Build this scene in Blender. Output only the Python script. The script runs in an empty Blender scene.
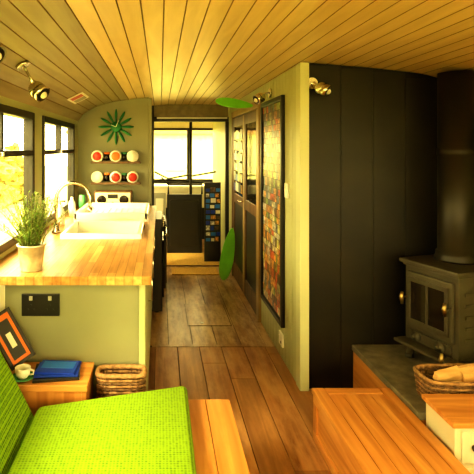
import bpy, bmesh, math, random
from mathutils import Vector, Matrix
random.seed(7)
S=bpy.context.scene

# ---------------------------------------------------------------- materials
def new_mat(name):
    m=bpy.data.materials.new(name); m.use_nodes=True
    nt=m.node_tree; b=nt.nodes['Principled BSDF']
    return m,nt,b
def plain(name,col,rough=.5,metal=0,var=.12,scale=6,bump=0,bscale=80):
    m,nt,b=new_mat(name); N=nt.nodes; L=nt.links
    tc=N.new('ShaderNodeTexCoord'); no=N.new('ShaderNodeTexNoise'); no.inputs['Scale'].default_value=scale
    no.inputs['Detail'].default_value=5
    L.new(tc.outputs['Object'],no.inputs['Vector'])
    r=N.new('ShaderNodeValToRGB')
    r.color_ramp.elements[0].position=.3; r.color_ramp.elements[1].position=.7
    r.color_ramp.elements[0].color=(*[c*(1-var) for c in col],1)
    r.color_ramp.elements[1].color=(*[min(1,c*(1+var)) for c in col],1)
    L.new(no.outputs['Fac'],r.inputs['Fac']); L.new(r.outputs['Color'],b.inputs['Base Color'])
    b.inputs['Roughness'].default_value=rough; b.inputs['Metallic'].default_value=metal
    if bump:
        n2=N.new('ShaderNodeTexNoise'); n2.inputs['Scale'].default_value=bscale
        L.new(tc.outputs['Object'],n2.inputs['Vector'])
        bp=N.new('ShaderNodeBump'); bp.inputs['Strength'].default_value=bump; bp.inputs['Distance'].default_value=.004
        L.new(n2.outputs['Fac'],bp.inputs['Height']); L.new(bp.outputs['Normal'],b.inputs['Normal'])
    return m
def wood(name,c1,c2,axis='Y',rough=.4,worn=None,wornamt=.5,fine=26):
    m,nt,b=new_mat(name); N=nt.nodes; L=nt.links
    tc=N.new('ShaderNodeTexCoord'); mp=N.new('ShaderNodeMapping')
    s={'X':(1.6,fine,fine),'Y':(fine,1.6,fine),'Z':(fine,fine,1.6)}[axis]
    mp.inputs['Scale'].default_value=s
    L.new(tc.outputs['Object'],mp.inputs['Vector'])
    no=N.new('ShaderNodeTexNoise'); no.inputs['Scale'].default_value=1; no.inputs['Detail'].default_value=6
    no.inputs['Distortion'].default_value=.6
    L.new(mp.outputs['Vector'],no.inputs['Vector'])
    r=N.new('ShaderNodeValToRGB'); r.color_ramp.elements[0].position=.32; r.color_ramp.elements[1].position=.68
    r.color_ramp.elements[0].color=(*c1,1); r.color_ramp.elements[1].color=(*c2,1)
    L.new(no.outputs['Fac'],r.inputs['Fac'])
    out=r.outputs['Color']
    if worn:
        mp3=N.new('ShaderNodeMapping'); mp3.inputs['Scale'].default_value=(2.6,.7,1)
        L.new(tc.outputs['Object'],mp3.inputs['Vector'])
        n2=N.new('ShaderNodeTexNoise'); n2.inputs['Scale'].default_value=2.6; n2.inputs['Detail'].default_value=9
        n2.inputs['Roughness'].default_value=.72
        L.new(mp3.outputs['Vector'],n2.inputs['Vector'])
        r2=N.new('ShaderNodeValToRGB'); r2.color_ramp.elements[0].position=.42; r2.color_ramp.elements[1].position=.60
        r2.color_ramp.elements[0].color=(0,0,0,1); r2.color_ramp.elements[1].color=(wornamt,)*3+(1,)
        L.new(n2.outputs['Fac'],r2.inputs['Fac'])
        mx=N.new('ShaderNodeMix'); mx.data_type='RGBA'
        L.new(r2.outputs['Color'],mx.inputs[0]); L.new(out,mx.inputs[6]); mx.inputs[7].default_value=(*worn,1)
        out=mx.outputs[2]
    L.new(out,b.inputs['Base Color'])
    b.inputs['Roughness'].default_value=rough
    bp=N.new('ShaderNodeBump'); bp.inputs['Strength'].default_value=.25; bp.inputs['Distance'].default_value=.002
    L.new(no.outputs['Fac'],bp.inputs['Height']); L.new(bp.outputs['Normal'],b.inputs['Normal'])
    return m
def glass(name):
    m=bpy.data.materials.new(name); m.use_nodes=True; nt=m.node_tree; N=nt.nodes; L=nt.links
    N.remove(N['Principled BSDF'])
    t=N.new('ShaderNodeBsdfTransparent'); t.inputs['Color'].default_value=(.97,.98,.93,1)
    g=N.new('ShaderNodeBsdfGlossy'); g.inputs['Roughness'].default_value=.05
    mx=N.new('ShaderNodeMixShader'); mx.inputs[0].default_value=.06
    L.new(t.outputs[0],mx.inputs[1]); L.new(g.outputs[0],mx.inputs[2])
    L.new(mx.outputs[0],N['Material Output'].inputs['Surface'])
    return m
def butcher(name):
    m,nt,b=new_mat(name); N=nt.nodes; L=nt.links
    tc=N.new('ShaderNodeTexCoord'); mp=N.new('ShaderNodeMapping'); mp.inputs['Rotation'].default_value=(0,0,math.pi/2)
    L.new(tc.outputs['Object'],mp.inputs['Vector'])
    br=N.new('ShaderNodeTexBrick'); br.inputs['Scale'].default_value=1
    br.inputs['Brick Width'].default_value=.42; br.inputs['Row Height'].default_value=.042
    br.inputs['Mortar Size'].default_value=.0012
    br.inputs['Color1'].default_value=(.50,.26,.08,1); br.inputs['Color2'].default_value=(.72,.45,.17,1)
    br.inputs['Mortar'].default_value=(.3,.14,.04,1)
    L.new(mp.outputs['Vector'],br.inputs['Vector'])
    mp2=N.new('ShaderNodeMapping'); mp2.inputs['Scale'].default_value=(40,3,40)
    L.new(tc.outputs['Object'],mp2.inputs['Vector'])
    no=N.new('ShaderNodeTexNoise'); no.inputs['Scale'].default_value=1
    L.new(mp2.outputs['Vector'],no.inputs['Vector'])
    r=N.new('ShaderNodeValToRGB'); r.color_ramp.elements[0].color=(.7,.65,.6,1); r.color_ramp.elements[1].color=(1,1,1,1)
    r.color_ramp.elements[0].position=.3; r.color_ramp.elements[1].position=.6
    L.new(no.outputs['Fac'],r.inputs['Fac'])
    mx=N.new('ShaderNodeMix'); mx.data_type='RGBA'; mx.blend_type='MULTIPLY'; mx.inputs[0].default_value=1
    L.new(br.outputs['Color'],mx.inputs[6]); L.new(r.outputs['Color'],mx.inputs[7])
    L.new(mx.outputs[2],b.inputs['Base Color']); b.inputs['Roughness'].default_value=.35
    return m
def fabric(name,c1,c2):
    m,nt,b=new_mat(name); N=nt.nodes; L=nt.links
    tc=N.new('ShaderNodeTexCoord'); v=N.new('ShaderNodeTexVoronoi'); v.inputs['Scale'].default_value=85
    v.inputs['Randomness'].default_value=.15
    L.new(tc.outputs['Object'],v.inputs['Vector'])
    r=N.new('ShaderNodeValToRGB'); r.color_ramp.elements[0].position=.25; r.color_ramp.elements[1].position=.6
    r.color_ramp.elements[0].color=(*c2,1); r.color_ramp.elements[1].color=(*c1,1)
    L.new(v.outputs['Distance'],r.inputs['Fac']); L.new(r.outputs['Color'],b.inputs['Base Color'])
    b.inputs['Roughness'].default_value=.9
    bp=N.new('ShaderNodeBump'); bp.inputs['Strength'].default_value=.6; bp.inputs['Distance'].default_value=.003
    L.new(v.outputs['Distance'],bp.inputs['Height']); L.new(bp.outputs['Normal'],b.inputs['Normal'])
    return m

M={}
M['floorA']=wood('oak_a',(.26,.11,.035),(.48,.24,.085),'Y',.38,worn=(.62,.39,.19),wornamt=.6)
M['floorB']=wood('oak_b',(.17,.07,.025),(.35,.16,.055),'Y',.38,worn=(.50,.30,.14),wornamt=.55)
M['floorC']=wood('oak_c',(.34,.17,.06),(.56,.31,.125),'Y',.38,worn=(.25,.12,.045),wornamt=.5)
M['oldA']=wood('worn_board_a',(.24,.12,.045),(.48,.28,.12),'Y',.32,worn=(.72,.54,.31),wornamt=.85)
M['oldB']=wood('worn_board_b',(.19,.09,.035),(.42,.24,.10),'Y',.32,worn=(.66,.48,.27),wornamt=.85)
M['gap']=plain('floor_gap',(.05,.028,.012),.9)
M['mat']=plain('coir',(.56,.36,.10),.95,var=.4,scale=90,bump=.8)
M['ceil']=wood('ceiling_board',(.58,.425,.185),(.71,.55,.265),'Y',.34,fine=14)
M['groove']=plain('ceiling_groove',(.24,.155,.06),.6)
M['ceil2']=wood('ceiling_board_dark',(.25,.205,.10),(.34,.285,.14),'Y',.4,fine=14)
M['green']=plain('sage_paint',(.45,.47,.26),.45,var=.06,scale=3)
M['greenD']=plain('sage_paint_cabinet',(.27,.27,.16),.5,var=.08,scale=3)
M['greenL']=plain('sage_paint_light',(.55,.57,.35),.45,var=.06,scale=3)
M['black']=plain('black_frame',(.018,.016,.012),.4)
M['slate']=plain('black_panel_board',(.012,.0095,.0035),.5,var=.5,scale=4,bump=.15,bscale=30)
M['slateg']=plain('black_panel_joint',(.006,.005,.003),.7)
M['stone']=plain('hearth_stone',(.19,.17,.12),.6,var=.3,scale=14,bump=.4)
M['iron']=plain('cast_iron',(.085,.075,.048),.5,metal=.2,var=.2,bump=.2)
M['ironD']=plain('flue_black',(.026,.022,.013),.42,metal=.2)
M['sglass']=plain('stove_glass',(.02,.015,.01),.08)
M['brass']=plain('brass',(.4,.30,.14),.4,metal=1)
M['chrome']=plain('chrome',(.72,.70,.64),.14,metal=1,var=.02)
M['zinc']=plain('zinc',(.6,.57,.48),.4,metal=.5,var=.25,scale=25)
M['ceramic']=plain('white_ceramic',(.88,.87,.8),.15,var=.02)
M['white']=plain('white_paint',(.8,.78,.68),.4,var=.03)
M['cream']=plain('cream_paint',(.72,.68,.52),.4,var=.05)
M['pine']=wood('orange_pine',(.46,.19,.045),(.74,.40,.13),'Y',.40,worn=(.60,.27,.07),wornamt=.6)
M['pineX']=wood('orange_pine_cross',(.48,.20,.045),(.72,.37,.12),'X',.40)
M['pineZ']=wood('orange_pine_upright',(.44,.18,.045),(.64,.31,.09),'Z',.4)
M['brown']=wood('dark_brown_wood',(.10,.05,.02),(.2,.11,.045),'Z',.4)
M['doorw']=wood('door_frame_wood',(.30,.20,.08),(.48,.34,.15),'Z',.4)
M['butcher']=butcher('butcher_block')
M['fab']=fabric('lime_fabric',(.25,.42,.008),(.06,.14,.005))
M['wick']=plain('wicker',(.16,.09,.04),.7,var=.4,scale=60)
M['wickL']=plain('wicker_light',(.34,.20,.09),.7,var=.4,scale=60)
M['leaf']=plain('herb_leaf',(.18,.32,.05),.6,var=.4,scale=30)
M['leaf2']=plain('herb_leaf_pale',(.38,.46,.14),.6,var=.3,scale=30)
M['stem']=plain('herb_stem',(.2,.22,.06),.7)
M['soil']=plain('soil',(.05,.03,.015),.95,var=.4,scale=70)
M['teal']=plain('clock_green',(.02,.20,.07),.4)
M['red']=plain('red_lid',(.5,.04,.02),.3)
M['orange']=plain('orange_lid',(.75,.20,.03),.3)
M['blue']=plain('blue_cover',(.01,.05,.45),.35)
M['blue2']=plain('pale_blue_cover',(.03,.18,.6),.35)
M['paper']=plain('paper',(.8,.77,.65),.8)
M['lime']=plain('lime_plastic',(.22,.66,.05),.3)
M['dash']=plain('dash_grey',(.34,.33,.25),.5)
M['glass']=glass('window_glass')
M['log']=wood('split_log',(.6,.36,.14),(.85,.6,.3),'X',.7)
M['cupg']=plain('green_glaze',(.1,.35,.15),.2)
M['hedge']=plain('hedge_foliage',(.30,.26,.08),.8,var=.85,scale=5)
M['grass']=plain('grass',(.5,.48,.22),.9,var=.3,scale=3)
M['ext']=plain('render_wall',(.52,.54,.30),.8,var=.15)

# ---------------------------------------------------------------- builder
class B:
    def __init__(s,name): s.name=name; s.bm=bmesh.new(); s.mats=[]
    def mi(s,k):
        m=M[k]
        if m not in s.mats: s.mats.append(m)
        return s.mats.index(m)
    def _take(s,t,k,smooth=False,mx=None):
        i=s.mi(k)
        if mx is not None: bmesh.ops.transform(t,matrix=mx,verts=t.verts)
        vm={v:s.bm.verts.new(v.co) for v in t.verts}
        for f in t.faces:
            try: nf=s.bm.faces.new([vm[v] for v in f.verts])
            except ValueError: continue
            nf.material_index=i; nf.smooth=smooth
        t.free()
    def box(s,x0,x1,y0,y1,z0,z1,k,bev=0,mx=None,seg=2):
        t=bmesh.new(); bmesh.ops.create_cube(t,size=1)
        for v in t.verts:
            v.co=Vector(((x0+x1)/2+v.co.x*(x1-x0),(y0+y1)/2+v.co.y*(y1-y0),(z0+z1)/2+v.co.z*(z1-z0)))
        if bev: bmesh.ops.bevel(t,geom=t.edges[:],offset=bev,segments=seg,affect='EDGES',profile=.6)
        s._take(t,k,False,mx); return s
    def prism(s,poly,z0,z1,k,bev=0,mx=None,smooth=False,seg=3):
        t=bmesh.new(); a=[t.verts.new((x,y,z0)) for x,y in poly]; b=[t.verts.new((x,y,z1)) for x,y in poly]
        n=len(poly); t.faces.new(a[::-1]); t.faces.new(b)
        for i in range(n): t.faces.new([a[i],a[(i+1)%n],b[(i+1)%n],b[i]])
        bmesh.ops.recalc_face_normals(t,faces=t.faces[:])
        if bev: bmesh.ops.bevel(t,geom=t.edges[:],offset=bev,segments=seg,affect='EDGES',profile=.5)
        s._take(t,k,smooth,mx); return s
    def tube(s,pts,r,k,seg=10,cap=True,closed=False):
        pts=[Vector(p) for p in pts]; n=len(pts); i0=s.mi(k)
        rr=r if isinstance(r,(list,tuple)) else [r]*n
        rings=[]; up=None
        for i,p in enumerate(pts):
            if closed: d=pts[(i+1)%n]-pts[i-1]
            else: d=pts[min(i+1,n-1)]-pts[max(i-1,0)]
            d.normalize()
            if up is None:
                up=Vector((0,0,1)) if abs(d.z)<.9 else Vector((1,0,0))
            a=d.cross(up)
            if a.length<1e-4: a=d.cross(Vector((0,1,0)))
            a.normalize(); b=a.cross(d).normalized(); up=b
            rings.append([s.bm.verts.new(p+rr[i]*(math.cos(2*math.pi*j/seg)*a+math.sin(2*math.pi*j/seg)*b)) for j in range(seg)])
        m=n if closed else n-1
        for i in range(m):
            A=rings[i]; C=rings[(i+1)%n]
            for j in range(seg):
                f=s.bm.faces.new([A[j],A[(j+1)%seg],C[(j+1)%seg],C[j]]); f.material_index=i0; f.smooth=True
        if cap and not closed:
            for R in (rings[0],rings[-1]):
                f=s.bm.faces.new(R); f.material_index=i0
        return s
    def cyl(s,p0,p1,r,k,seg=24): return s.tube([p0,p1],r,k,seg)
    def lathe(s,prof,c,k,axis='Z',seg=28,mx=None):
        t=bmesh.new(); rings=[]
        for r,h in prof:
            ring=[]
            for j in range(seg):
                a=2*math.pi*j/seg; x,y=r*math.cos(a),r*math.sin(a)
                co=(x,y,h) if axis=='Z' else ((x,h,y) if axis=='Y' else (h,x,y))
                ring.append(t.verts.new(Vector(co)+Vector(c)))
            rings.append(ring)
        for A,C in zip(rings,rings[1:]):
            for j in range(seg): t.faces.new([A[j],A[(j+1)%seg],C[(j+1)%seg],C[j]])
        if prof[0][0]>1e-5: t.faces.new(rings[0])
        if prof[-1][0]>1e-5: t.faces.new(rings[-1])
        bmesh.ops.remove_doubles(t,verts=t.verts,dist=1e-5)
        s._take(t,k,True,mx); return s
    def ball(s,c,r,k,sc=(1,1,1),mx=None):
        t=bmesh.new(); bmesh.ops.create_uvsphere(t,u_segments=20,v_segments=12,radius=r)
        for v in t.verts: v.co=Vector((v.co.x*sc[0]+c[0],v.co.y*sc[1]+c[1],v.co.z*sc[2]+c[2]))
        s._take(t,k,True,mx); return s
    def face(s,pts,k):
        f=s.bm.faces.new([s.bm.verts.new(p) for p in pts]); f.material_index=s.mi(k); return s
    def done(s):
        bmesh.ops.recalc_face_normals(s.bm,faces=s.bm.faces[:])
        me=bpy.data.meshes.new(s.name); s.bm.to_mesh(me); s.bm.free()
        for m in s.mats: me.materials.append(m)
        o=bpy.data.objects.new(s.name,me); S.collection.objects.link(o)
        try:
            with bpy.context.temp_override(object=o,active_object=o,selected_objects=[o],selected_editable_objects=[o]):
                bpy.ops.object.shade_auto_smooth(angle=.6)
        except Exception: pass
        return o

XL,XR=-.86,1.93
YB,YF=-1.3,8.2
CP=[(-.86,1.78),(-.80,1.86),(-.68,1.93),(-.5,1.985),(-.25,2.02),(.1,2.045),(.5,2.05),(.9,2.035),(1.3,2.005),(1.65,1.965),(1.83,1.91),(1.93,1.80)]
def cz(x):
    for (a,b),(c,d) in zip(CP,CP[1:]):
        if a<=x<=c: return b+(d-b)*(x-a)/(c-a)
    return 1.80

# ---------------------------------------------------------------- floor
f=B('floor')
f.box(XL-.05,XR+.05,YB,YF,-.06,-.012,'gap')
w=.165; x=XL
while x<XR-.01:
    x1=min(x+w,XR)
    y=YB+random.uniform(-1,0)
    while y<3.62:
        L=random.uniform(1.1,2.2); y1=min(y+L,3.62)
        if y1>YB: f.box(x+.0015,x1-.0015,max(y,YB)+.001,y1-.001,-.012,0,random.choice(['floorA','floorB','floorC','floorA']),.0015,seg=1)
        y=y1
    x=x1
w=.185; x=XL
i=0
while x<XR-.01:
    x1=min(x+w,XR)
    y=3.66
    L=[2.6,3.4,2.9,3.9][i%4]; i+=1
    while y<YF:
        y1=min(y+L,YF)
        f.box(x+.0018,x1-.0018,y+.001,y1-.001,-.012,-.001,random.choice(['oldA','oldB','oldA']),.0015,seg=1)
        y=y1; L=2.8
    x=x1
f.box(-.06,.868,3.62,3.66,-.012,.002,'oldB')
f.done()
h=B('floor_hatch')
a,b,c,d=.24,.60,4.05,4.6
h.box(a,(a+b)/2-.0015,c,d,0.000,.003,'oldA',.001); h.box((a+b)/2+.0015,b,c,d,0.000,.003,'oldA',.001)
for (p,q,r,s_) in [(a-.005,a-.002,c-.005,d+.005),(b+.002,b+.005,c-.005,d+.005),(a,b,c-.005,c-.002),(a,b,d+.002,d+.005)]: h.box(p,q,r,s_,0,.002,'gap')
h.cyl(((a+b)/2-.06,c+.06,.002),((a+b)/2-.06,c+.06,.006),.016,'zinc',12)
h.done()
dm=B('door_mat'); dm.box(-.03,.76,6.1,6.8,0,.014,'mat',.004); dm.box(-.04,.77,6.085,6.1,0,.012,'brown'); dm.done()
dm=B('door_mat'); dm.box(.14,.70,5.66,5.98,0,.012,'mat',.004); dm.done()

# ---------------------------------------------------------------- ceiling with grooved boards
c=B('ceiling')
pts=[]
for (a,b),(cc,d) in zip(CP,CP[1:]):
    n=max(1,round(math.hypot(cc-a,d-b)/.03))
    for k in range(n): pts.append((a+(cc-a)*k/n,b+(d-b)*k/n))
pts.append(CP[-1])
arc=[0]
for p,q in zip(pts,pts[1:]): arc.append(arc[-1]+math.hypot(q[0]-p[0],q[1]-p[1]))
def at(sv):
    for i in range(len(arc)-1):
        if sv<=arc[i+1]:
            t=(sv-arc[i])/(arc[i+1]-arc[i]); return (pts[i][0]+(pts[i+1][0]-pts[i][0])*t,pts[i][1]+(pts[i+1][1]-pts[i][1])*t)
    return pts[-1]
nb=round(arc[-1]/.086); bw=arc[-1]/nb
for i in range(nb):
    s0,s1=i*bw,(i+1)*bw
    p=[at(s0),at(s0+.0028),at((s0+s1)/2),at(s1-.0028),at(s1)]
    z=[.006,0,0,0,.006]
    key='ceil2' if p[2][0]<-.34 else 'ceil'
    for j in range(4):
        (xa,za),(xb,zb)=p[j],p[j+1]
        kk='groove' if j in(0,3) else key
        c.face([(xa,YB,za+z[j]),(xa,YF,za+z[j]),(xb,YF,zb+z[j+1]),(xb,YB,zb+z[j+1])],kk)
for (a,b),(cc,d) in zip(CP,CP[1:]):
    c.face([(a,YB,b+.05),(a,YF,b+.05),(cc,YF,d+.05),(cc,YB,d+.05)],'white')
c.done()

# ---------------------------------------------------------------- walls with windows
WZ0,WZ1=.93,1.74
LW=[(-1.1,.35),(.55,1.75),(1.95,3.26),(3.5,4.78),(5.3,6.5),(6.75,7.95)]
wl=B('wall_left')
wl.box(XL-.06,XL,YB,YF,-.06,WZ0,'green')
wl.box(XL-.06,XL,YB,YF,WZ1,1.80,'green')
prev=YB
for a,b in LW+[(YF,YF)]:
    if a>prev: wl.box(XL-.06,XL,prev,a,WZ0,WZ1,'green')
    prev=b
wl.done()
def win(n,xi,a,b,side):
    o=B('window_%d'%n); x0,x1=(xi-.055,xi+.012) if side<0 else (xi-.012,xi+.055)
    t=.05; a+=.002;b-=.002
    o.box(x0,x1,a,a+t,WZ0+.002,WZ1-.002,'black',.006); o.box(x0,x1,b-t,b,WZ0+.002,WZ1-.002,'black',.006)
    o.box(x0,x1,a+t,b-t,WZ0+.002,WZ0+t,'black',.006); o.box(x0,x1,a+t,b-t,WZ1-t,WZ1-.002,'black',.006)
    o.box(x0+.01,x1,a+t,b-t,1.45,1.485,'black',.004)
    m=(a+b)/2
    o.box(x0+.015,x1-.004,m-.014,m+.014,1.485,WZ1-t,'black',.003)
    o.box((x0+x1)/2-.002,(x0+x1)/2+.002,a+t,b-t,WZ0+t,WZ1-t,'glass')
    o.box(x1-.004 if side<0 else x0-.014,x1+.014 if side<0 else x0+.004,m-.06,m-.03,1.455,1.478,'chrome',.003)
    o.done()
n=1
for a,b in LW: win(n,XL,a,b,-1); n+=1
wr=B('wall_right')
RW=[(-1.1,.35),(.5,1.75)]
wr.box(XR,XR+.06,YB,YF,-.06,WZ0,'green'); wr.box(XR,XR+.06,YB,YF,WZ1,1.82,'green')
prev=YB
for a,b in RW+[(6.4,7.95)]+[(YF,YF)]:
    if a>prev: wr.box(XR,XR+.06,prev,a,WZ0,WZ1,'green')
    prev=b
wr.done()
for a,b in RW+[(6.4,7.95)]: win(n,XR,a,b,1); n+=1
rb=B('wall_rear')
rb.box(XL,XR,YB-.06,YB,-.06,.75,'green'); rb.box(XL,XL+.2,YB-.06,YB,.75,1.8,'green'); rb.box(XR-.2,XR,YB-.06,YB,.75,1.8,'green')
rb.box(XL,XR,YB-.06,YB,1.8,2.1,'green'); rb.done()
o=B('window_%d'%n); n+=1
o.box(XL+.2,XR-.2,YB-.04,YB-.035,.75,1.8,'glass')
for a,b in [(XL+.2,XL+.25),(.5,.56),(XR-.25,XR-.2)]: o.box(a,b,YB-.055,YB+.01,.75,1.8,'black',.004)
o.done()
ff=B('wall_front')
ff.box(XL,XR,YF,YF+.06,-.06,.93,'black'); ff.box(XL,XR,YF,YF+.06,1.84,2.1,'cream'); ff.done()
o=B('window_%d'%n); n+=1
o.box(XL+.05,XR-.05,YF+.02,YF+.025,.93,1.84,'glass')
for a,b in [(XL,XL+.06),(.46,.52),(XR-.06,XR)]: o.box(a,b,YF-.02,YF+.06,.93,1.84,'black',.006)
o.box(XL+.06,XR-.06,YF-.01,YF+.05,.93,.97,'black'); o.box(XL+.06,XR-.06,YF-.01,YF+.05,1.80,1.84,'black')
o.done()

# ---------------------------------------------------------------- kitchen end partition
kp=B('wall_kitchen_end')
def under(o,x0,x1,y0,y1,z0,k,g=.001):
    n=max(1,int((x1-x0)/.06)); 
    poly=[(x1,z0),(x0,z0)]+[(x0+(x1-x0)*i/n,cz(x0+(x1-x0)*i/n)-g) for i in range(n+1)]
    i0=o.mi(k)
    A=[o.bm.verts.new((x,y0,z)) for x,z in poly]; Bv=[o.bm.verts.new((x,y1,z)) for x,z in poly]
    m=len(poly)
    for L in (A,Bv):
        ff=o.bm.faces.new(L); ff.material_index=i0
    for i in range(m):
        ff=o.bm.faces.new([A[i],A[(i+1)%m],Bv[(i+1)%m],Bv[i]]); ff.material_index=i0
under(kp,XL+.001,-.12,5.02,5.07,0,'greenD')
kp.done()
tp=B('trim_1'); tp.box(-.119,-.085,5.01,5.09,0,2.02,'greenD',.004); tp.done()

hd=B('door_1')
under(hd,-.08,.86,6.02,6.08,1.89,'ceil2')
hd.box(-.08,.86,6.0,6.08,1.83,1.89,'black',.004)
hd.box(-.04,.84,5.985,6.0,1.865,1.885,'white')
hd.box(-.12,-.075,6.0,6.08,0,2.03,'black',.004)
hd.box(.82,.862,6.0,6.08,0,1.83,'black',.004)
hd.done()

# ---------------------------------------------------------------- right partition T&G
wp=B('wall_partition')
X0=.868
def tg(y0,y1,z0,z1):
    nb=max(1,round((y1-y0)/.088)); w=(y1-y0)/nb
    for i in range(nb):
        a=y0+i*w; b=a+w
        wp.box(X0,X0+.03,a+.002,b-.002,z0,z1,'green',.003,seg=1)
wp.box(X0+.012,X0+.05,3.0,8.0,0,2.03,'green')
tg(3.05,4.12,0.001,2.028)
wp.box(X0,X0+.03,5.72,6.0,0.001,2.028,'green')
wp.box(X0,X0+.03,4.12,5.72,1.93,2.028,'green')
wp.box(X0-.006,X0+.052,2.955,3.05,0.001,2.028,'greenL',.006)
wp.done()
dr=B('door_2')
dr.box(X0-.02,X0+.011,4.13,4.2,0,1.92,'doorw',.004)
dr.box(X0-.02,X0+.011,5.62,5.7,0,1.92,'brown',.004); dr.box(X0-.02,X0+.011,4.2,5.62,1.85,1.92,'doorw',.004)
for a,b in [(4.21,4.88),(4.9,5.61)]:
    t=.07
    dr.box(X0-.012,X0+.01,a,a+t,.01,1.84,'doorw',.003); dr.box(X0-.012,X0+.01,b-t,b,.01,1.84,'brown',.003)
    dr.box(X0-.012,X0+.01,a+t,b-t,.01,.18,'brown',.003); dr.box(X0-.012,X0+.01,a+t,b-t,.88,.98,'brown',.003)
    dr.box(X0-.012,X0+.01,a+t,b-t,1.74,1.84,'brown',.003)
    dr.box(X0-.002,X0+.01,a+t,b-t,.18,.88,'black'); dr.box(X0-.002,X0+.01,a+t,b-t,.98,1.74,'sglass')
dr.tube([(X0-.01,4.93,.95),(X0-.05,4.93,.95),(X0-.05,5.03,.95)],.009,'chrome')
dr.done()

cols=[(.75,.3,.08),(.45,.08,.03),(.8,.6,.2),(.3,.3,.12),(.12,.16,.2),(.7,.5,.35),(.85,.75,.5),(.2,.3,.08),(.4,.2,.08),(.1,.06,.03)]
for i,cc in enumerate(cols):
    M['ph%d'%i]=plain('photo_print_%d'%i,cc,.3,var=.85,scale=38)
po=B('poster')
z=1.02
while z<1.7:
    yy=4.99
    while yy<5.5:
        wd=random.uniform(.07,.13); po.box(X0-.016,X0-.013,yy,min(yy+wd,5.54),z,z+random.uniform(.07,.11),random.choice(['ph0','ph2','ph6','blue','red','white','blue2','ph4','ph9'])); yy+=wd+.01
    z+=.115
po.done()
pf=B('photo_collage_frame')
a,b,z0,z1=3.33,4.02,.25,1.87; t=.035
for (y0,y1,p,q) in [(a,a+t,z0,z1),(b-t,b,z0,z1),(a+t,b-t,z0,z0+t),(a+t,b-t,z1-t,z1)]:
    pf.box(X0-.028,X0-.0005,y0,y1,p,q,'black',.004)
pf.box(X0-.012,X0-.0005,a+t,b-t,z0+t,z1-t,'black')
z=z0+t+.01
while z<z1-t-.04:
    hgt=random.uniform(.035,.065); yy=a+t+.006
    while yy<b-t-.03:
        wd=random.uniform(.045,.08); e=min(yy+wd,b-t-.006)
        k='ph%d'%random.choice([0,0,0,1,1,2,3,4,5,5,6,7,8,8,9]) if z<1.15 or random.random()<.3 else random.choice(['ph4','ph9','ph3','ph8','ph9'])
        pf.box(X0-.0145,X0-.012,yy,e,z,min(z+hgt,z1-t-.006),k); yy=e+.004
    z+=hgt+.004
pf.done()
ls=B('light_switch'); ls.box(X0-.012,X0,3.23,3.31,1.16,1.26,'white',.004); ls.box(X0-.018,X0-.011,3.262,3.278,1.19,1.22,'white',.002); ls.done()
so=B('wall_socket'); so.box(X0-.014,X0,3.36,3.46,.10,.19,'white',.004); so.box(X0-.02,X0-.012,3.42,3.435,.15,.17,'paper',.002)
so.box(X0-.0155,X0-.013,3.385,3.40,.12,.135,'black'); so.done()

# ---------------------------------------------------------------- dark panelled wall behind stove
sw=B('wall_stove')
under(sw,.925,XR-.001,3.0,3.06,0,'slateg',.002)
npan=5; pw=(XR-.002-.925)/npan
for i in range(npan):
    a=.925+i*pw; b=a+pw
    z1=min(cz(a),cz(b))-.008
    sw.box(a+.001,b-.001,2.987,3.0,.002,z1,'slate',.001,seg=1)
sw.done()

# ---------------------------------------------------------------- kitchen counter
kc=B('kitchen_counter')
cx=-.04; Y0,Y1=2.24,5.0
sx0,sx1,sy0,sy1=-.66,-.12,3.16,3.74
for (a,b,p,q) in [(XL+.003,cx,Y0,sy0),(XL+.003,sx0,sy0,sy1),(sx1,cx,sy0,sy1),(XL+.003,cx,sy1,Y1)]:
    kc.box(a,b,p,q,.86,.90,'butcher')
kc.box(XL+.003,-.07,2.28,2.31,0,.859,'greenD')
kc.box(-.79,-.735,2.272,2.28,0,.859,'cream',.002)
kc.box(-.10,-.07,2.27,2.33,0,.859,'green',.003)
kc.box(-.095,-.085,2.33,5.0,0.08,.859,'greenD')
kc.box(XL+.003,-.10,4.96,5.0,0,.859,'greenD')
for i,(a,b) in enumerate([(2.36,2.9),(2.93,3.4),(3.43,3.95),(3.98,4.3)]):
    kc.box(-.085,-.068,a,b,.12,.84,'green',.004)
    kc.tube([(-.068,b-.07,.72),(-.048,b-.07,.72),(-.048,b-.07,.60),(-.068,b-.07,.60)],.005,'chrome',8)
kc.box(-.14,-.13,2.33,4.99,0,.10,'black')
kc.done()
ov=B('oven')
ov.box(-.082,.02,4.34,4.92,.02,.856,'black',.01)
ov.box(.02,.035,4.37,4.89,.14,.66,'sglass',.006); ov.tube([(.035,4.42,.70),(.062,4.42,.70),(.062,4.84,.70),(.035,4.84,.70)],.008,'chrome')
for q in (4.45,4.58,4.71,4.82): ov.lathe([(0.02,0),(.018,.02),(0,.022)],(.02,q,.79),'chrome','X',16)
for q in (4.4,4.86): ov.cyl((-.03,q,0),(-.03,q,.03),.02,'black',12)
ov.done()

sk=B('butler_sink')
a,b,p,q=sx0+.002,sx1-.002,sy0+.002,sy1-.002; t=.03; zt=.935
sk.box(a,b,p,p+t,.70,zt,'ceramic',.008); sk.box(a,b,q-t,q,.70,zt,'ceramic',.008)
sk.box(a,a+t,p+t*.5,q-t*.5,.70,zt,'ceramic',.008); sk.box(b-t,b,p+t*.5,q-t*.5,.70,zt,'ceramic',.008)
sk.box(a+.01,b-.01,p+.01,q-.01,.69,.73,'ceramic'); sk.cyl(((a+b)/2,(p+q)/2,.73),((a+b)/2,(p+q)/2,.734),.04,'chrome')
sk.done()
dd=B('draining_tray')
a,b,p,q=-.70,-.10,3.88,4.62
dd.box(a,b,p,q,.901,.925,'ceramic',.006)
for (u,v,w_,y_) in [(a,b,p,p+.03),(a,b,q-.03,q),(a,a+.03,p,q),(b-.03,b,p,q)]: dd.box(u,v,w_,y_,.915,.975,'ceramic',.008)
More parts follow.
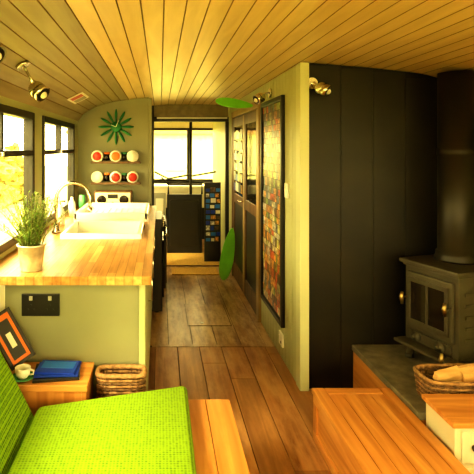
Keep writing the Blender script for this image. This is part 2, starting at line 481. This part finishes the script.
for i in range(9): dd.box(a+.06+i*.055,a+.075+i*.055,p+.05,q-.05,.924,.932,'ceramic',.002)
dd.done()
tp=B('kitchen_tap')
arc_=[(-.735,3.40,.902),(-.735,3.40,1.10)]
for i in range(13):
    th=math.pi-math.pi*i/12
    arc_.append((-.615+.12*math.cos(th),3.40,1.13+.125*math.sin(th)))
arc_.append((-.495,3.40,1.06))
tp.tube(arc_,.0125,'chrome',14)
tp.lathe([(.03,0),(.03,.012),(.02,.02),(.018,.07),(.0,.075)],(-.735,3.40,.901),'chrome')
tp.cyl((-.495,3.4,1.075),(-.495,3.4,1.045),.016,'chrome')
tp.tube([(-.735,3.40,.95),(-.70,3.33,.97),(-.68,3.29,1.0)],[.009,.008,.006],'chrome')
tp.done()
sb=B('soap_bottle')
sb.lathe([(.032,0),(.034,.01),(.034,.10),(.03,.12),(.012,.135),(.012,.155),(.0,.156)],(-.78,3.75,.901),'white')
sb.tube([(-.78,3.75,1.05),(-.78,3.75,1.085),(-.74,3.75,1.083)],.006,'black',8); sb.done()
sb=B('washing_up_bottle')
sb.lathe([(.03,0),(.03,.12),(.012,.15),(.012,.17),(0,.17)],(-.77,4.2,.901),'white'); sb.done()
sb=B('glass_jar'); sb.lathe([(.035,0),(.035,.1),(.03,.115),(.03,.14),(0,.14)],(-.76,4.7,.901),'cupg'); sb.done()

ds=B('double_socket')
ds.box(-.655,-.475,2.268,2.2795,.705,.81,'black',.004)
for u in (-.61,-.52):
    for dx,dz in [(0,.022),(-.014,0),(.014,0)]: ds.box(u+dx-.004,u+dx+.004,2.2665,2.27,.735+dz-.003,.735+dz+.005,'black')
    ds.box(u-.008,u+.008,2.262,2.269,.78,.80,'dash',.002)
ds.done()

hp=B('potted_lavender')
c0=(-.632,2.36,.901)
hp.lathe([(.0,0),(.05,0),(.052,.006),(.066,.118),(.071,.12),(.071,.128),(.063,.128),(.060,.10),(0,.10)],c0,'zinc')
hp.lathe([(.060,.104),(.03,.108),(0,.109)],c0,'soil')
for i in range(120):
    a=random.uniform(0,2*math.pi); rr=random.uniform(0,.045); lean=random.uniform(.03,.14)*(rr/.042+.2)
    H=random.uniform(.12,.28); base=Vector(c0)+Vector((rr*math.cos(a),rr*math.sin(a),.10))
    P=[base+Vector((lean*(t**1.6)*math.cos(a),lean*(t**1.6)*math.sin(a),H*t)) for t in (0,.35,.7,1)]
    hp.tube(P,[.0018,.0015,.0012,.001],'stem',5)
    for k in range(16):
        t=.12+.88*k/15; q=P[0].lerp(P[3],t)+Vector((lean*(t**1.6-t)*math.cos(a),lean*(t**1.6-t)*math.sin(a),0))
        an=random.uniform(0,2*math.pi); l=random.uniform(.02,.036)*(1.15-.4*t); wv=.0034
        d=Vector((math.cos(an),math.sin(an),random.uniform(.4,1.1))).normalized(); sdv=d.cross(Vector((0,0,1))).normalized()*wv
        hp.face([q,q+d*l*.5+sdv,q+d*l,q+d*l*.5-sdv],random.choice(['leaf','leaf','leaf2']))
hp.done()

# ---------------------------------------------------------------- kitchen end wall items
ck=B('wall_clock')
cc=Vector((-.458,5.018,1.72))
ck.lathe([(.0,-.03),(.05,-.028),(.055,-.02),(.055,0)],cc,'teal','Y')
for i in range(12):
    a=2*math.pi*i/12
    d=Vector((math.cos(a),0,math.sin(a)))
    P=[cc+d*(.035+.15*t)+Vector((0,-.014,0)) for t in (0,.25,.5,.75,1)]
    ck.tube(P,[.005,.010,.014,.014,.004],'teal',8)
ck.tube([cc+Vector((0,-.034,0)),cc+Vector((.03,-.034,.07))],.004,'white',6); ck.tube([cc+Vector((0,-.036,0)),cc+Vector((-.05,-.036,.02))],.004,'white',6)
ck.done()
jr=B('spice_jar_rack')
for zz in (1.415,1.20): 
    jr.box(-.71,-.20,4.92,5.019,zz-.075,zz-.063,'brown',.002); jr.box(-.71,-.20,4.915,4.922,zz-.075,zz-.05,'brown',.001)
lid=[['red','orange','white'],['white','red','red']]
for r_,zz in enumerate((1.44,1.225)):
    for i_,xx in enumerate((-.645,-.455,-.28)):
        jr.lathe([(.055,0),(.058,-.02),(.058,-.03),(.05,-.035)],(xx,5.015,zz-.025),'dash','Y')
        jr.lathe([(.05,-.0),(.05,-.05)],(xx,4.98,zz-.025),'sglass','Y')
        jr.lathe([(.06,0),(.062,-.012),(.056,-.022),(.03,-.024),(0,-.024)],(xx,4.935,zz-.025),'white','Y')
        jr.lathe([(.045,0),(.042,-.006),(0,-.006)],(xx,4.911,zz-.025),lid[r_][i_],'Y')
    for xx,kk in ((-.55,'orange'),(-.37,'cupg')):
        jr.lathe([(.028,0),(.028,.06)],(xx,4.965,zz-.063),'sglass'); jr.lathe([(.03,.06),(.03,.08),(0,.08)],(xx,4.965,zz-.063),kk)
jr.done()
rd=B('radio')
rd.box(-.66,-.28,4.78,4.93,.901,1.07,'brown',.012); rd.box(-.645,-.295,4.774,4.782,.915,1.055,'cream',.003)
for xx in (-.58,-.36): rd.lathe([(.045,0),(.045,-.008),(.035,-.010),(.0,-.006)],(xx,4.774,.985),'sglass','Y')
rd.box(-.52,-.42,4.768,4.775,1.0,1.04,'black'); rd.lathe([(.014,0),(.014,-.015),(0,-.015)],(-.47,4.774,.95),'red','Y')
rd.done()

nt_=B('ceiling_notice')
mx=Matrix.Translation((-.68,4.0,1.918))@Matrix.Rotation(math.radians(-26),4,'Y')
nt_.box(-.07,.07,-.18,.18,-.006,.0,'white',.001,mx=mx); nt_.box(-.05,.05,-.14,-.02,-.0075,-.005,'red',mx=mx); nt_.box(-.05,.05,.01,.15,-.0075,-.005,'dash',mx=mx)
nt_.done()

def spot(base,axis,ball,aim,r=.042):
    s=B('spotlight'); base=Vector(base); ball=Vector(ball); axis=Vector(axis).normalized(); aim=Vector(aim).normalized()
    s.tube([base,base+axis*.018],.036,'chrome',20)
    s.tube([base+axis*.016,base+axis*.05,ball],.007,'chrome',8)
    s.ball(ball,r,'chrome')
    s.tube([ball+aim*r*.2,ball+aim*r*1.1],[r*.97,r*1.0],'chrome',20)
    s.tube([ball+aim*(r*1.08),ball+aim*(r*1.14)],r*.8,'ironD',20)
    s.ball(ball+aim*r*1.1,r*.45,'white')
    s.done()
spot((-.69,2.4,1.922),(.5,0,-.85),(-.61,2.38,1.79),(.75,-.3,-.6),.042)
spot((-.64,1.74,1.94),(.5,0,-.85),(-.615,1.72,1.855),(.7,-.3,-.6),.042)
spot((X0,3.75,1.93),(-1,0,0),(X0-.09,3.72,1.89),(-.7,-.3,-.4),.040)
spot((.94,2.984,1.90),(0,-1,0),(.975,2.90,1.86),(.75,-.5,-.5),.040)

def fin(name,pts,th,k,mx):
    s=B(name); s.prism(pts,-th/2,th/2,k,.004,mx=mx); s.done()
lens=[(.5*math.cos(a),.5*math.sin(a)*(.32)*(1-.25*math.cos(a))) for a in [2*math.pi*i/28 for i in range(28)]]
fin('skimboard',[(x*.60,y*.46) for x,y in lens],.016,'lime',Matrix.Translation((.765,5.42,.302))@Matrix.Rotation(math.radians(10),4,'Y')@Matrix.Rotation(math.radians(90),4,'X')@Matrix.Rotation(math.radians(90),4,'Z'))
fin('leaf_ornament',[(x*.34,y*.26) for x,y in lens],.02,'lime',Matrix.Translation((.665,4.3,1.90))@Matrix.Rotation(math.radians(8),4,'Y')@Matrix.Rotation(math.radians(80),4,'X'))

# ---------------------------------------------------------------- cab
cb=B('driver_cab_partition')
cb.box(.10,.60,6.85,6.90,0,.84,'black',.01)
cb.box(.14,.56,6.84,6.85,.1,.76,'ironD',.01)
cb.tube([(.12,6.87,.84),(.12,6.87,.98),(.6,6.87,.98),(.6,6.87,.84)],.014,'black')
cb.tube([(.44,6.87,0.02),(.44,6.87,2.03)],.02,'black')
cb.tube([(.46,6.87,1.10),(.80,6.87,1.16)],.012,'black'); cb.tube([(.44,6.87,1.12),(.12,6.87,1.06),(-.08,6.87,1.16)],.012,'black')
cb.tube([(.12,6.87,.98),(.02,6.87,1.08)],.012,'black')
cb.done()
lp=B('cab_side_panel'); lp.box(-.10,.085,6.85,6.88,0,.86,'dash',.01); lp.box(-.06,.05,6.84,6.85,.15,.45,'black',.004); lp.box(-.06,.05,6.84,6.85,.52,.78,'cream',.004); lp.done()
dsb=B('dashboard'); dsb.prism([(-.8,7.6),(.7,7.6),(.85,7.75),(.85,8.17),(-.8,8.17)],.55,.90,'cream',.03); dsb.box(-.7,.8,7.9,8.16,0,.56,'black')
dsb.tube([(-.7,7.6,.92),(-.3,7.5,1.0),(.3,7.5,1.0),(.7,7.6,.95)],.014,'black'); dsb.done()
sp=B('sticker_panel'); sp.box(.58,.795,6.28,6.31,0.015,1.05,'black',.005)
z=.28
while z<.98:
    xx=.6
    while xx<.76:
        wd=random.uniform(.04,.07); sp.box(xx,min(xx+wd,.785),6.274,6.281,z,z+random.uniform(.04,.06),random.choice(['ph0','ph2','ph6','blue','ph9','white','blue2','blue2'])); xx+=wd+.01
    z+=.072
sp.done()
cs=B('low_cupboard'); cs.box(-.07,.06,5.12,5.62,0,.72,'ironD',.01); cs.box(.06,.072,5.15,5.59,.05,.68,'brown',.004); cs.ball((.082,5.52,.5),.014,'brass'); cs.done()

# ---------------------------------------------------------------- hearth, stove, flue
he=B('hearth')
he.box(1.20,XR-.002,2.22,2.983,.0,.245,'pine'); he.box(1.19,XR-.002,2.21,2.983,.245,.28,'stone',.005); he.done()
st=B('wood_burning_stove')
ang=math.atan2(-.30,-.95)
R=Matrix.Translation((1.665,2.71,.281))@Matrix.Rotation(ang,4,'Z')
def sbx(*a,k='iron',bev=.006): st.box(*a,k,bev,mx=R)
D,W=.175,.175
sbx(-D,D,-W,W,.10,.55)
sbx(-D-.01,D+.03,-W-.022,W+.022,.55,.575,bev=.008)
sbx(-D-.008,D+.012,-W-.01,W+.01,.535,.55)
sbx(-D-.01,D+.02,-W-.012,W+.012,.085,.11)
sbx(D+.02,D+.09,-W,W,.10,.118,bev=.006)
for u in (-D+.035,D-.02):
    for v in (-W+.035,W-.035):
        st.tube([R@Vector((u,v,.09)),R@Vector((u*1.08,v*1.06,.05)),R@Vector((u*1.1,v*1.08,.02))],[.026,.017,.018],'iron',10)
        st.tube([R@Vector((u*1.1,v*1.08,.022)),R@Vector((u*1.1,v*1.08,0.001))],[.018,.024],'iron',12)
sbx(D,D+.022,-W+.02,W-.02,.19,.51,bev=.01)
for (v0,v1,z0,z1) in [(-W+.04,-W+.063,.22,.48),(W-.063,W-.04,.22,.48),(-W+.04,W-.04,.22,.245),(-W+.04,W-.04,.455,.48),(-.007,.007,.24,.46)]:
    sbx(D+.022,D+.032,v0,v1,z0,z1,bev=.004)
st.box(D+.021,D+.025,-W+.06,W-.06,.243,.457,'sglass',0,mx=R)
sbx(D,D+.015,-W+.04,W-.04,.125,.175,bev=.004)
for v in (-.08,.08): st.lathe([(.028,0),(.028,.018),(.01,.02),(.01,.03),(.014,.034),(0,.04)],(D+.012,v,.15),'iron','X',18,mx=R)
def knob(z,v,l=.07): 
    st.tube([R@Vector((D+.02,v,z)),R@Vector((D+l,v,z-.005))],.006,'iron',8)
    st.tube([R@Vector((D+l-.01,v,z+.03)),R@Vector((D+l-.004,v,z)),R@Vector((D+l-.01,v,z-.04))],[.008,.013,.008],'brass',10)
knob(.36,-W+.035); knob(.38,W-.03); knob(.12,W-.03,.09)
for z_ in (.2,.26,.32,.38,.44): sbx(-D+.04,D-.04,W,W+.006,z_,z_+.02,bev=.003)
for z_ in (.2,.26,.32,.38,.44): sbx(-D+.04,D-.04,-W-.006,-W,z_,z_+.02,bev=.003)
st.done()
fl=B('stove_flue')
fx,fy=1.70,2.755
fl.lathe([(.115,0),(.115,.012),(.105,.03),(.105,.05),(.095,.055),(.095,.60),(.099,.602),(.099,.64),(.095,.642),(.095,1.075)],(fx,fy,.857),'ironD',seg=36)
fl.done()

def basket(name,x0,x1,y0,y1,z0,z1,mats,wire=.006,flare=.012):
    s=B(name); n=44; cx_,cy_=(x0+x1)/2,(y0+y1)/2; hx,hy=(x1-x0)/2-.012,(y1-y0)/2-.012
    def rp(t,sc=0):
        a=2*math.pi*t; c_,s_=math.cos(a),math.sin(a)
        return ((hx+sc)*math.copysign(abs(c_)**.45,c_),(hy+sc)*math.copysign(abs(s_)**.45,s_))
    rows=max(4,int((z1-z0)/(wire*1.9)))
    for r_ in range(rows):
        z=z0+wire+ (z1-z0-2*wire)*r_/(rows-1); P=[]
        for i in range(n):
            off=.004*(1 if (i+r_)%2 else -1)-flare*(1-r_/(rows-1)); u,v=rp(i/n,off); P.append((cx_+u,cy_+v,z))
        s.tube(P,wire,mats[r_%len(mats)],6,closed=True)
    for i in range(0,n,2):
        u,v=rp(i/n,-flare); u2,v2=rp(i/n); s.tube([(cx_+u,cy_+v,z0+.004),(cx_+u2,cy_+v2,z1)],wire*.7,mats[0],5)
    P=[(cx_+rp(i/n,.002)[0],cy_+rp(i/n,.002)[1],z1) for i in range(n)]
    s.tube(P,wire*1.6,mats[-1],7,closed=True)
    s.prism([(cx_+rp(i/n,-flare)[0],cy_+rp(i/n,-flare)[1]) for i in range(n)],z0+.001,z0+.008,mats[0])
    return s
bk=basket('log_basket',1.255,1.72,2.225,2.44,.283,.40,['wick','wickL'])
def log(s,c,L,r,rot,k='log'):
    mx=Matrix.Translation(c)@Matrix.Rotation(rot,4,'Z')@Matrix.Rotation(random.uniform(-.12,.12),4,'Y')
    poly=[(0,0)]+[(math.cos(a)*r,math.sin(a)*r) for a in (0,.5,1.0,1.6)]
    m2=mx@Matrix.Rotation(math.pi/2,4,'Y')@Matrix.Rotation(random.uniform(0,6),4,'Z')
    s.prism(poly,-L/2,L/2,k,.003,mx=m2,seg=1)
for (x_,y_,z_,l_,r_,ro) in [(1.40,2.32,.36,.2,.05,.1),(1.58,2.33,.365,.24,.05,-.1),(1.48,2.34,.385,.24,.05,.15),(1.60,2.34,.405,.2,.05,-.2),(1.38,2.34,.395,.14,.045,.3),(1.5,2.33,.41,.22,.05,0)]:
    log(bk,(x_,y_,z_),l_,r_,ro)
bk.done()

dw=B('drawer_unit')
dw.box(1.215,1.62,1.98,2.195,0,.35,'cream',.004); dw.box(1.20,1.635,1.965,2.205,.35,.372,'pineX',.004)
dw.box(1.24,1.60,1.972,1.98,.20,.335,'cream',.004); dw.box(1.24,1.60,1.972,1.98,.03,.18,'cream',.004)
dw.ball((1.29,1.962,.27),.013,'black'); dw.ball((1.5,1.962,.27),.013,'black'); dw.done()

sbx_=B('pine_storage_box')
x0,x1,y0,y1=.79,1.185,1.15,2.48
sbx_.box(x0+.012,x1-.005,y0+.01,y1-.01,0,.235,'pine',.003)
sbx_.box(x0,x0+.012,y0,y1,.0,.045,'pine',.003); sbx_.box(x0,x0+.012,y0,y1,.19,.235,'pine',.003)
for yy in (y0,y0+.6,y1-.05): sbx_.box(x0,x0+.012,yy,yy+.05,.045,.19,'pineZ',.002)
sbx_.box(x0-.008,x0+.055,y0,y1,.236,.262,'pine',.004)
sbx_.box(x1-.055,x1,y0,y1,.236,.262,'pine',.004)
for i in range(4):
    a=x0+.057+i*(x1-x0-.114)/4; sbx_.box(a+.001,a+(x1-x0-.114)/4-.001,y0,y1-.06,.236,.260,'pine',.002)
sbx_.box(x0+.057,x1-.057,y1-.058,y1,.236,.262,'pineX',.004)
sbx_.done()

# ---------------------------------------------------------------- bench with green seat
bn=B('bench_seat')
poly=[(-.5,.75),(.29,.75),(.29,2.12),(.1,2.10),(-.5,1.92)]
bn.prism(poly,0,.355,'pineZ')
bn.prism([(-.51,.74),(.115,.74),(.115,2.115),(.1,2.115),(-.51,1.93)],.356,.38,'pine',.003,seg=1)
bn.box(.117,.20,.74,2.14,.356,.38,'pine',.003); bn.box(.202,.31,.74,2.14,.356,.38,'pine',.003)
cpoly=[(-.5,.8),(.12,.8),(.12,2.135),(-.5,1.955)]
bn.prism(cpoly,.382,.455,'fab',.026,seg=5,smooth=True)
mx=Matrix.Translation((-.50,0,.40))@Matrix.Rotation(math.radians(-27),4,'Y')
bn.box(-.075,0,.8,1.95,.0,.50,'fab',.022,mx=mx,seg=5)
bn.box(-.09,-.076,.82,1.93,.0,.48,'black',.004,mx=mx)
bn.done()

ss=B('side_table')
ss.box(XL+.01,-.31,2.04,2.267,.462,.49,'pineX',.004)
ss.box(-.335,-.315,2.05,2.26,0,.462,'pineZ',.002); ss.box(XL+.01,-.335,2.05,2.07,0.0,.462,'pineZ',.002)
ss.done()
bb=B('book_stack')
mx=Matrix.Translation((-.46,2.15,.491))@Matrix.Rotation(math.radians(8),4,'Z')
bb.box(-.10,.10,-.08,.08,0,.014,'black',.002,mx=mx); bb.box(-.098,.101,-.078,.078,.003,.011,'paper',mx=mx)
mx=Matrix.Translation((-.455,2.15,.5055))@Matrix.Rotation(math.radians(3),4,'Z')
bb.box(-.095,.095,-.07,.07,0,.008,'blue',.002,mx=mx)
mx=Matrix.Translation((-.46,2.155,.514))@Matrix.Rotation(math.radians(-4),4,'Z')
bb.box(-.085,.09,-.065,.06,0,.007,'blue',.002,mx=mx); bb.box(-.07,.075,-.02,.045,.007,.0078,'blue2',mx=mx)
bb.done()
fr=B('picture_frame')
mx=Matrix.Translation((-.62,2.185,.524))@Matrix.Rotation(math.radians(-28),4,'Y')@Matrix.Rotation(math.radians(35),4,'Z')@Matrix.Rotation(math.radians(-8),4,'X')
for (a,b,p,q) in [(-.06,-.045,0,.25),(.045,.06,0,.25),(-.045,.045,0,.015),(-.045,.045,.235,.25)]: fr.box(a,b,-.012,.008,p,q,'black',.002,mx=mx)
fr.box(-.045,.045,-.002,.008,.015,.235,'orange',mx=mx); fr.box(-.03,.03,-.005,-.002,.03,.21,'black',mx=mx); fr.box(-.012,.012,-.0065,-.005,.08,.15,'paper',mx=mx)
fr.done()
cu=B('saucer_and_cup')
c1=(-.60,2.10,.491)
cu.lathe([(0,0),(.03,0),(.05,.008),(.052,.011),(.03,.006),(0,.005)],c1,'cupg')
cu.lathe([(0,.006),(.02,.006),(.03,.02),(.034,.05),(.031,.05),(.027,.02),(0,.012)],c1,'white')
cu.tube([(c1[0]+.03,c1[1],c1[2]+.042),(c1[0]+.048,c1[1],c1[2]+.035),(c1[0]+.045,c1[1],c1[2]+.02),(c1[0]+.028,c1[1],c1[2]+.018)],.004,'white',8); cu.done()
wb=basket('wicker_basket',-.295,-.06,2.142,2.26,.0,.475,['wick','wickL'],.007,.015)
wb.done()

# ---------------------------------------------------------------- exterior
g=B('ground'); g.box(-40,40,-40,60,-.9,-.8,'grass'); g.done()
def hedge(name,x0,y0,x1,y1,h,seg):
    s=B(name); i0=s.mi('hedge'); n=seg; m=14; d=Vector((x1-x0,y1-y0,0)); nrm=Vector((-d.y,d.x,0)).normalized()
    g_=[[s.bm.verts.new(Vector((x0,y0,-.8))+d*i/n+nrm*(random.uniform(-.25,.25)+ (.5*(j/m)**3))+Vector((0,0,h*j/m+(random.uniform(-.12,.12)+.25*math.sin(i*.5) if j>m-3 else 0) if j else 0))) for j in range(m+1)] for i in range(n+1)]
    for i in range(n):
        for j in range(m):
            ff=s.bm.faces.new([g_[i][j],g_[i+1][j],g_[i+1][j+1],g_[i][j+1]]); ff.material_index=i0
    s.done()
hedge('hedge',-6,-6,-6,22,2.25,120)
w_=B('neighbouring_building'); w_.box(-3.5,8,19,24,-.8,2.05,'ext'); w_.prism([(-3.7,18.8),(8.2,18.8),(8.2,24.2),(-3.7,24.2)],2.05,2.2,'wickL')
for xx in (-2,.2,3.4,5.8): w_.box(xx,xx+.8,18.97,19,.6,1.5,'dash')
w_.done()

# ---------------------------------------------------------------- world & lights
wd=bpy.data.worlds.new('World'); S.world=wd; wd.use_nodes=True
bg=wd.node_tree.nodes['Background']; bg.inputs['Color'].default_value=(1,.81,.40,1); bg.inputs['Strength'].default_value=9.2
sun=bpy.data.lights.new('sun','SUN'); sun.energy=6; sun.angle=.3; sun.color=(1,.84,.48)
so_=bpy.data.objects.new('sun',sun); S.collection.objects.link(so_); so_.rotation_euler=(math.radians(50),0,math.radians(-50))

cam=bpy.data.cameras.new('camera'); co=bpy.data.objects.new('camera',cam); S.collection.objects.link(co)
co.location=(0,0,1.5); co.rotation_euler=(math.pi/2,0,0)
cam.sensor_width=36; cam.lens=480/474*36; cam.shift_x=77/474; cam.shift_y=-89/474; cam.clip_start=.05
S.camera=co
S.view_settings.view_transform='Standard'
try: S.view_settings.look='High Contrast'
except Exception as e: print(e)
S.view_settings.exposure=.35
